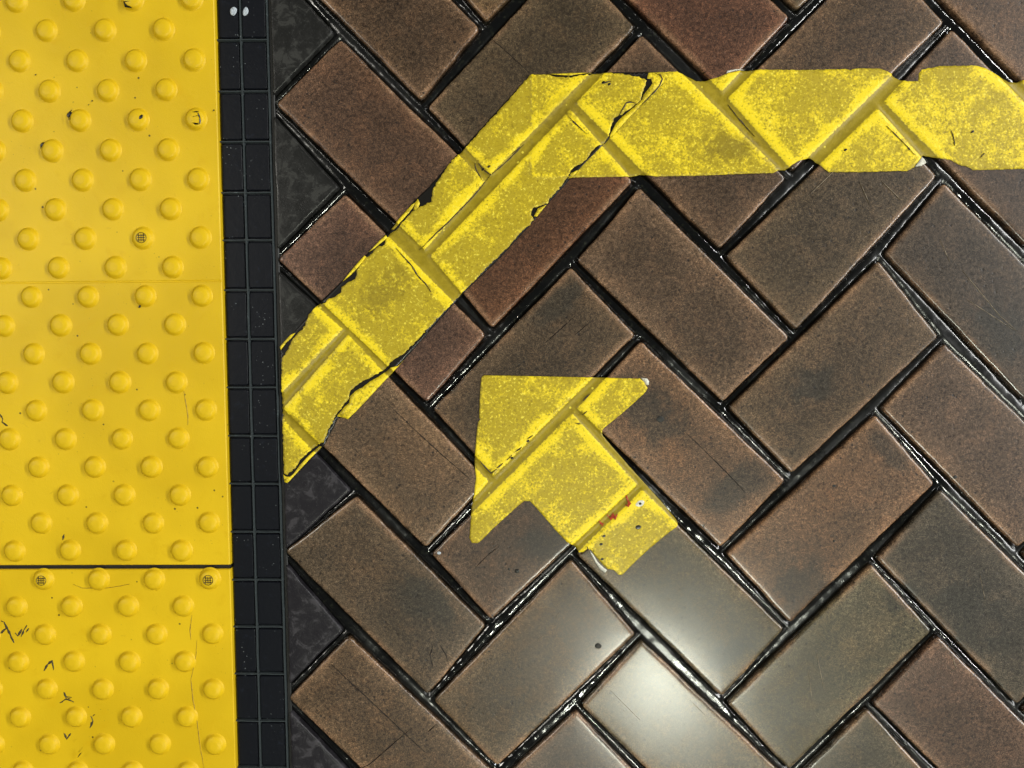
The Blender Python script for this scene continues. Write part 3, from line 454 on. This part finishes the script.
def stroke(name, pts_mm, width, z, mat, parent, drape=False, jitter=.25, seed=0, h=.0002):
    """a thin mark: a tapered ribbon with a little height along a polyline"""
    pts = []
    P0 = [np.array(p) / 1000 for p in pts_mm]
    for a, b in zip(P0[:-1], P0[1:]):
        n = max(1, int(np.linalg.norm(b - a) / .0025))
        for k in range(n): pts.append(a + (b - a) * k / n)
    pts.append(P0[-1]); pts = np.array(pts)
    zz = (zrelief(pl_dist(pts)) if drape else np.zeros(len(pts))) + z
    rnd = random.Random(seed); bm = bmesh.new(); rows = []
    for i, p in enumerate(pts):
        t = pts[min(i + 1, len(pts) - 1)] - pts[max(i - 1, 0)]; t = t / (np.linalg.norm(t) + 1e-9); nn = np.array([-t[1], t[0]])
        e = min(i, len(pts) - 1 - i) / max(1, len(pts) - 1) * 2; wv = width * (.35 + .65 * min(1, e * 2)) * (1 + rnd.uniform(-jitter, jitter))
        p = p + nn * rnd.uniform(-.12, .12) * width
        rows.append([bm.verts.new((*(p - nn * wv / 2), zz[i] - h)), bm.verts.new((*p, zz[i] + h)), bm.verts.new((*(p + nn * wv / 2), zz[i] - h))])
    for a, b in zip(rows[:-1], rows[1:]):
        for k in (0, 1): bm.faces.new((a[k], a[k + 1], b[k + 1], b[k]))
    bmesh.ops.recalc_face_normals(bm, faces=bm.faces[:])
    return finish(name, bm, mat, parent)
def blob(name, x, y, r, z, mat, parent=None, h=.0006, seed=0, squash=1.0, ang=0):
    rnd = random.Random(seed); bm = bmesh.new(); n = 18; rad = [r * (1 + rnd.uniform(-.13, .13)) for _ in range(n)]
    prev = None
    for k, (f, hh) in enumerate(((1, 0), (.93, h * .6), (.7, h * .95))):
        ring = []
        for i in range(n):
            a = i * 2 * math.pi / n; rr = (rad[i] * .6 + (rad[i - 1] + rad[(i + 1) % n]) * .2) * f
            lx, ly = rr * math.cos(a), rr * math.sin(a) * squash
            ring.append(bm.verts.new((lx * math.cos(ang) - ly * math.sin(ang), lx * math.sin(ang) + ly * math.cos(ang), hh)))
        if prev:
            for i in range(n): bm.faces.new((prev[i], prev[(i + 1) % n], ring[(i + 1) % n], ring[i]))
        prev = ring
    bm.faces.new(prev)
    o = finish(name, bm, mat, parent, True); o.location = (x, y, z); return o

HL = max(p[0] for p in HORIZ[:2]) / 1000; HB = min(p[1] for p in HORIZ[:3]) / 1000
def diag_fresh(co):                 # the face is rubbed bright where it rides over the end of the band below
    inx = np.clip((co[:, 0] - HL) / .001, 0, 1) * np.clip((co[:, 1] - HB) / .001, 0, 1)
    near = np.maximum(np.clip(1 - (co[:, 0] - HL) / .007, 0, 1), np.clip(1 - (co[:, 1] - HB) / .007, 0, 1))
    return -.15 + inx * (near * 1.0 + .25)
# diagonal and horizontal arms of the line, and the arrow
arm_h = film('floor_tape', HORIZ, M['tape'], .0006, .0006, step=.0024, fresh=lambda co: np.clip((co[:, 0] - .02) * .55, -.05, .22))
tag(arm_h, 'long yellow tape band running level to the right edge, scuffed, over brown pavers', 'tape', 'pieces of yellow floor marking line')
root = bpy.data.objects.new('floor_tape', None); COL.objects.link(root); root.location = (0, 0, 0)
tag(root, 'slanting yellow tape band with torn black edges, beside the black ridged strip', 'tape', 'pieces of yellow floor marking line')
film('adhesive_residue', RESIDUE, M['residue'], .00055, .0005, root, step=.0030, over=m2(HORIZ), fray=.0002)
film('tape_strip', DIAG, M['tape'], .0013, .0007, root, step=.0022, over=m2(HORIZ), fresh=diag_fresh, fray=.0007)
for i, s in enumerate(SLIVERS):
    film('torn_sliver', s, M['tape'], .0013, .0007, root, step=.004, over=m2(HORIZ), fresh=.55, fray=.0001, lift=.0003)
arrow = bpy.data.objects.new('floor_arrow', None); COL.objects.link(arrow)
tag(arrow, 'yellow arrow sticker pointing up and left, stuck on brown pavers below the tape line', 'arrow marking')
film('arrow_sticker', ARROW, M['tape'], .0007, .0007, arrow, step=.0022, fresh=.04, fray=.00015)
for i, s in enumerate(ARROW_WHITE):
    tag(film('torn_backing', s, M['white'], .0009, .0006, arrow, step=.004, fray=.0001), 'bare white torn edge of the arrow')
for i, s in enumerate(PEEL):
    tag(film('torn_backing', s, M['white'], .0011, .0006, arm_h, step=.004, fray=.0002), 'bare white torn edge of the tape')
for i, s in enumerate(CRACK_TAPE):
    right = s[0][0] > 150
    stroke('crease_crack', s, .0012, (.0019 if not right else .0012) + (.0009 if 20 < s[0][0] <= 150 and s[0][1] > 205 else 0), M['crackt'], arm_h if right else root, True, .5, i)
for i, s in enumerate(CRACK_ARROW): stroke('crease_crack', s, .0013, .0014, M['crackt'], arrow, True, .5, i)
for i, s in enumerate(RED_ARROW): tag(stroke('ink_scribble', s, .0022, .0018, M['red'], arrow, True, .4, i), 'red ink scribble')
for i, (x, y) in enumerate(BIGSPOT['tape']):
    p = arm_h if x > 150 else root
    blob('hole', x / 1000, y / 1000, .0017, .0010 if x > 150 else .0023, M['residue'], p, .0002, i, .6, .6)
for i, (x, y) in enumerate(BIGSPOT['arrow']): blob('hole', x / 1000, y / 1000, .0027 if i < 1 else .0016, .0008, M['residue'], arrow, .0003, i, .8, .3)
for x, y in CHIP:
    ch = blob('chipped_spot', x / 1000, y / 1000, .0045, .0007, M['white'], arrow, .0003, 5, .65, .4); ch['label'] = 'white chip with a dark speck'
    blob('speck', 0, 0, .0013, .0003, M['residue'], ch, .0003, 6)

# marks and spots on the pavers
for i, s in enumerate(CRACK_BRICK): stroke('hairline_crack', s, .0008, .0002, M['crackb'], floor, False, .5, i)
for i, s in enumerate(SCRATCH_BRICK): tag(stroke('scratch', s, .0006, .0002, M['scr'], floor, False, .5, i), 'pale scratch')
GL = ['round black gum spot on the paver right of the arrow head', 'small dark gum spot on the paver under the arrow', 'grey gum smear on the paver below the arrow shaft',
      'tiny black gum speck left of the arrow', 'tiny dark gum speck near the tape\'s lower end', None, 'small dark gum speck on the orange paver at the right',
      'dark gum speck where two pavers meet at the right edge', 'tiny dark gum speck on the lower half of the orange paver']
for i, g in enumerate(GUM):
    if GL[i] is None: continue
    x, y, r = g[0]
    o = blob('gum_spot', x / 1000, y / 1000, r / 1000, -.0001, M['gum'], None, .0007, i, .9)
    tag(o, GL[i], 'gum', 'gum spots trodden onto the pavers')
    for x2, y2, r2 in g[1:]: blob('crumb', (x2 - x) / 1000, (y2 - y) / 1000, r2 / 1000, 0, M['gum'], o, .0004, i + 9)
for (x, y), l in zip(DROPS, ('white paint drop on the black ridged strip, the left of the pair', 'white paint drop on the black ridged strip, the right of the pair')):
    tag(blob('paint_drop', x / 1000, y / 1000, .0042, -.0013, M['drop'], None, .0009, int(x), .8 if 'left' in l else .62, 1.3), l, 'paint drop', 'white paint drops')
x, y = WHITESPECK[0]
tag(blob('paint_speck', x / 1000, y / 1000, .0020, 0, M['drop'], None, .0006, 2, .8), 'tiny white paint speck on the paver left of the arrow tip', 'paint drop')

# ---------------------------------------------------------------- ridged rubber strip between tiles and pavers
EK, EC = PANEL_EDGE[0], PANEL_EDGE[1] / 1000
def lx(L, y): return L[0] * y + L[1] / 1000
def build_strip():
    st = bpy.data.objects.new('edging_strip', None); COL.objects.link(st); st.location = (lx(STRIP_MID, 0), 0, -.010)
    tag(st, 'black ridged rubber strip, two cells wide, between yellow tactile tiles and pavers', 'edging strip')
    inv = Vector(st.location)
    y0, y1 = -.62, .60
    rows = sorted(r / 1000 for r in STRIP_ROWS); dy = .0485
    rows = [rows[0] - dy * k for k in (3, 2, 1)] + rows + [rows[-1] + dy * k for k in (1, 2, 3, 4)]
    def box(bm, pts, z0, z1, bev=.0006):
        lo = [bm.verts.new((x - inv.x, y, z0 - inv.z)) for x, y in pts]
        mid = [bm.verts.new((x - inv.x, y, z1 - bev - inv.z)) for x, y in pts]
        q = pts if area2(pts) > 0 else pts
        top = [bm.verts.new((x - inv.x, y, z1 - inv.z)) for x, y in [tuple(v) for v in inset([list(p) for p in q], bev)]]
        n = len(pts)
        for A, B in ((lo, mid), (mid, top)):
            for i in range(n): bm.faces.new((A[i], A[(i + 1) % n], B[(i + 1) % n], B[i]))
        bm.faces.new(top)
    bm = bmesh.new(); L0 = lambda y: lx(PANEL_EDGE, y) + .0012; LR = lambda y: lx(STRIP_RIGHT, y)
    box(bm, [(L0(y0), y0), (LR(y0) + .0022, y0), (LR(y1) + .0022, y1), (L0(y1), y1)], -.012, -.0042)
    finish('strip_base', bm, M['pad'], st)
    rnd = random.Random(5); bm = bmesh.new()
    for k in range(len(rows) - 1):
        ya, yb = rows[k], rows[k + 1]
        for A, B in ((lambda y: L0(y) + .0012, lambda y: lx(STRIP_MID, y) - .0016), (lambda y: lx(STRIP_MID, y) + .0016, lambda y: lx(STRIP_R2, y) - .0014)):
            a, b = ya + .0022, yb - .0022; z = -.0018 + rnd.uniform(-.0004, .0003)
            pts = rounded([[A(a), a], [B(a), a], [B(b), b], [A(b), b]], .0025, 3)
            box(bm, [tuple(p) for p in pts], -.0045, z, .0008)
    finish('tread_pad', bm, M['pad'], st)
    bm = bmesh.new()
    for Lf, wd in ((lambda y: lx(STRIP_MID, y), .0010), (lambda y: lx(STRIP_R2, y), .0010)):
        n = 60; pr = None
        for i in range(n + 1):
            y = y0 + (y1 - y0) * i / n; wob = noise.noise(Vector((0, y * 30, 2))) * .0004; x = Lf(y) + wob
            cur = [bm.verts.new((x - wd * 1.3 - inv.x, y, -.0045 - inv.z)), bm.verts.new((x - wd * .5 - inv.x, y, -.0010 - inv.z)), bm.verts.new((x + wd * .5 - inv.x, y, -.0010 - inv.z)), bm.verts.new((x + wd * 1.3 - inv.x, y, -.0045 - inv.z))]
            if pr:
                for q in range(3): bm.faces.new((pr[q], pr[q + 1], cur[q + 1], cur[q]))
            pr = cur
    for y in rows:
        n = 16; pr = None; xa, xb = L0(y), lx(STRIP_R2, y)
        for i in range(n + 1):
            x = xa + (xb - xa) * i / n; yy = y + noise.noise(Vector((x * 60, y * 40, 2))) * .0004; wd = .0009
            cur = [bm.verts.new((x - inv.x, yy + wd * 1.3, -.0045 - inv.z)), bm.verts.new((x - inv.x, yy + wd * .5, -.0009 - inv.z)), bm.verts.new((x - inv.x, yy - wd * .5, -.0009 - inv.z)), bm.verts.new((x - inv.x, yy - wd * 1.3, -.0045 - inv.z))]
            if pr:
                for q in range(3): bm.faces.new((pr[q], pr[q + 1], cur[q + 1], cur[q]))
            pr = cur
    bmesh.ops.recalc_face_normals(bm, faces=bm.faces[:])
    finish('ridge_lattice', bm, M['ridge'], st)
    bm = bmesh.new(); box(bm, [(LR(y0) - .0012, y0), (LR(y0) + .0030, y0), (LR(y1) + .0030, y1), (LR(y1) - .0012, y1)], -.012, -.0026, .0008)
    finish('edge_sealant', bm, M['gap'], st)
    return st
build_strip()

# ---------------------------------------------------------------- yellow tactile tiles with truncated domes
DA, DX, DY, DP = DOME[0], DOME[1] / 1000, DOME[2] / 1000, DOME[3] / 1000
def dome_mesh():
    prof = [(.0126, -.0006), (.0122, .0000), (.0113, .0004), (.0107, .0012), (.0098, .0028), (.0087, .0039), (.0072, .0045), (.0064, .0046), (.0058, .0049), (.0030, .0050)]
    bm = bmesh.new(); pr = None; n = 32
    for r, z in prof:
        ring = [bm.verts.new((r * math.cos(i * 2 * math.pi / n), r * math.sin(i * 2 * math.pi / n), z)) for i in range(n)]
        if pr:
            for i in range(n): bm.faces.new((pr[i], pr[(i + 1) % n], ring[(i + 1) % n], ring[i]))
        pr = ring
    bm.faces.new(pr)
    me = bpy.data.meshes.new('dome'); bm.to_mesh(me); bm.free(); me.materials.append(M['tactile']); me.shade_smooth(); return me
DM = dome_mesh()
MEAS = {(c, r): (x / 1000, y / 1000) for c, r, x, y in DOMES}
def dome_pos(c, r):
    if (c, r) in MEAS: return MEAS[(c, r)]
    # extend from the nearest measured neighbours of the same parity, else from the fitted lattice
    a, b = c * DP / 2, -r * DP / 2
    off = (0, 0)
    k = min(MEAS, key=lambda q: (q[0] - c) ** 2 + (q[1] - r) ** 2 + (0 if (q[1] >= 19) == (r >= 19) else 999))
    ka, kb = k[0] * DP / 2, -k[1] * DP / 2
    rotp = lambda a, b: (DX + a * math.cos(DA) - b * math.sin(DA), DY + a * math.sin(DA) + b * math.cos(DA))
    p, q = rotp(a, b), rotp(ka, kb)
    return (p[0] - q[0] + MEAS[k][0], p[1] - q[1] + MEAS[k][1])
PJ = sum(p[1] for p in PANEL_JOINT) / 2000; PJs = (PANEL_JOINT[1][1] - PANEL_JOINT[0][1]) / (PANEL_JOINT[1][0] - PANEL_JOINT[0][0])
PSm = sum(p[1] for p in PANEL_SEAM) / 2000
def jy(x): return PANEL_JOINT[0][1] / 1000 + (x - PANEL_JOINT[0][0] / 1000) * PJs
def build_panel(y0f, y1f, seam, label, rowrange, ccols, base_y):
    root = bpy.data.objects.new('tactile_tile', None); COL.objects.link(root)
    root.location = (lx(PANEL_EDGE, base_y) - .15, base_y, -.012); o = Vector(root.location)
    tag(root, label, 'tactile tile', 'yellow tactile paving tiles')
    XL = -.66; top = .003
    bm = bmesh.new()
    # profile rows along y; columns x: left, right edge with a rounded arris
    ys = [y0f, y1f]
    def row(y_of_x, z, ed=0):
        out = []
        for f in np.linspace(0, 1, 9):
            y = y_of_x(XL); xr = lx(PANEL_EDGE, y) - ed
            x = XL + (xr - XL) * f; out.append(bm.verts.new((x - o.x, y_of_x(x) - o.y, z - o.z)))
        return out
    e = .0008; rows = [row(lambda x: y0f(x), -.012), row(lambda x: y0f(x), top - e), row(lambda x: y0f(x) + e, top, .0)]
    if seam is not None:
        for dy, dz in ((-.0012, 0), (-.0004, -.0007), (.0004, -.0007), (.0012, 0)):
            rows.append(row(lambda x, dy=dy: seam(x) + dy, top + dz, 0))
    rows += [row(lambda x: y1f(x) - e, top, 0), row(lambda x: y1f(x), top - e), row(lambda x: y1f(x), -.012)]
    for A, B in zip(rows[:-1], rows[1:]):
        for i in range(8): bm.faces.new((A[i], A[i + 1], B[i + 1], B[i]))
    # right side wall with a small chamfer
    side = [r[-1] for r in rows]; low = []
    for v in side: low.append(bm.verts.new((v.co.x + .0009, v.co.y, v.co.z - .0008)))
    lo2 = [bm.verts.new((v.co.x + .0009, v.co.y, -.012 - o.z)) for v in side]
    for A, B in ((side, low), (low, lo2)):
        for i in range(len(A) - 1): bm.faces.new((A[i], B[i], B[i + 1], A[i + 1]))
    bmesh.ops.recalc_face_normals(bm, faces=bm.faces[:])
    finish('tile_slab', bm, M['tactile'], root)
    rnd = random.Random(2); D_ = []
    for r in rowrange:
        for c in ccols:
            if (c + r) % 2 != (1 if r < 19 else 1): continue
            x, y = dome_pos(c, r)
            d = bpy.data.objects.new('dome', DM); COL.objects.link(d); d.parent = root; d.location = Vector((x, y, top)) - o
            s = rnd.uniform(.91, .95); d.scale = (s, s, rnd.uniform(.85, 1.05)); D_.append((x, y, d))
    for rx_, ry_ in RING_DOMES:
        q = min(D_, key=lambda t: (t[0] - rx_ / 1000) ** 2 + (t[1] - ry_ / 1000) ** 2)
        if math.hypot(q[0] - rx_ / 1000, q[1] - ry_ / 1000) > .01: continue
        bm = bmesh.new(); n = 24; zt = .0051
        for ra, rb, z in ((.0058, .0048, zt),):
            A = [bm.verts.new((ra * math.cos(i * math.tau / n), ra * math.sin(i * math.tau / n), z - .0004)) for i in range(n)]
            A2 = [bm.verts.new(((ra + rb) / 2 * math.cos(i * math.tau / n), (ra + rb) / 2 * math.sin(i * math.tau / n), z + .0003)) for i in range(n)]
            B = [bm.verts.new((rb * math.cos(i * math.tau / n), rb * math.sin(i * math.tau / n), z - .0004)) for i in range(n)]
            for i in range(n):
                j = (i + 1) % n
                bm.faces.new((A[i], A[j], A2[j], A2[i])); bm.faces.new((A2[i], A2[j], B[j], B[i]))
        for k in (-.0024, 0, .0024):
            for hor in (0, 1):
                L = .0040; wv = .0004
                pts = [(-L, k - wv), (L, k - wv), (L, k + wv), (-L, k + wv)]
                if hor: pts = [(b, a) for a, b in pts][::-1]
                bm.faces.new([bm.verts.new((a, b, zt + .00015)) for a, b in pts])
        fobj = finish('screw_cap', bm, M['mark'], q[2]); fobj['label'] = 'dark ringed cap on top of the dome'
    return root, D_
tr = lambda dx: (lambda x: jy(x) + dx)
pan_u, du = build_panel(tr(.0022), lambda x: .545 + 0 * x, lambda x: jy(x) + (PSm - PJ), 'larger yellow tactile tile with raised domes and a fine mould seam, above the black joint', range(-2, 19), range(-2, 7), .08)
pan_l, dl = build_panel(lambda x: -.62 + 0 * x, tr(-.0022), None, 'lower yellow tactile tile with raised domes, pen scribbles and a hairline crack', range(19, 28), range(-3, 7), -.33)
# black filler in the joint between the tiles
bm = bmesh.new()
xr = lx(PANEL_EDGE, PJ)
vs = [(-.66, jy(-.66) + s * .0030, z) for s in (-1, 1) for z in (0,)]
P4 = [(-.66, jy(-.66) - .0026), (xr + .0006, jy(xr) - .0026), (xr + .0006, jy(xr) + .0026), (-.66, jy(-.66) + .0026)]
lo = [bm.verts.new((x, y, -.012)) for x, y in P4]; hi = [bm.verts.new((x, y, -.0005)) for x, y in P4]
for i in range(4): bm.faces.new((lo[i], lo[(i + 1) % 4], hi[(i + 1) % 4], hi[i]))
bm.faces.new(hi); jf = finish('trim_joint', bm, M['gap']); tag(jf, 'thin black filler joint between the two yellow tactile tiles', 'joint', kind='structure')

def own(pts):                       # which tile a mark lies on
    return pan_u if pts[0][1] / 1000 > PJ else pan_l
def put(o, p): o.location = -Vector(p.location); return o
for i, s in enumerate(CRACK_PANEL): put(stroke('hairline_crack', s, .0008, .0032, M['pcrack'], own(s), False, .5, i), own(s))
for i, s in enumerate(SCUFF_PANEL): put(stroke('scuff_mark', s, .0019, .0033, M['mark'], own(s), False, .6, i), own(s))
for i, s in enumerate(SCUFF_DOME): put(stroke('scuff_mark', s, .0018, .0082, M['residue'], own(s), False, .5, i, .0004), own(s))

for i, (x, y, r_) in enumerate(DOME_SPOTS):
    p = own([(x, y)]); o = blob('scuff_mark', x / 1000, y / 1000, r_ / 1000, .0079 if i == 0 else .0036, M['residue'], p, .0005, i, .6, .9); o.location -= p.location
# ground under everything
bm = bmesh.new()
gv = [bm.verts.new(p) for p in ((-.70, -.74, -.0125), (1.0, -.74, -.0125), (1.0, .70, -.0125), (-.70, .70, -.0125))]; bm.faces.new(gv)
ext = bmesh.ops.extrude_face_region(bm, geom=bm.faces[:])
for g in ext['geom']:
    if isinstance(g, bmesh.types.BMVert): g.co.z = -.06
bmesh.ops.recalc_face_normals(bm, faces=bm.faces[:])
finish('mortar_bed', bm, M['gap'], floor)
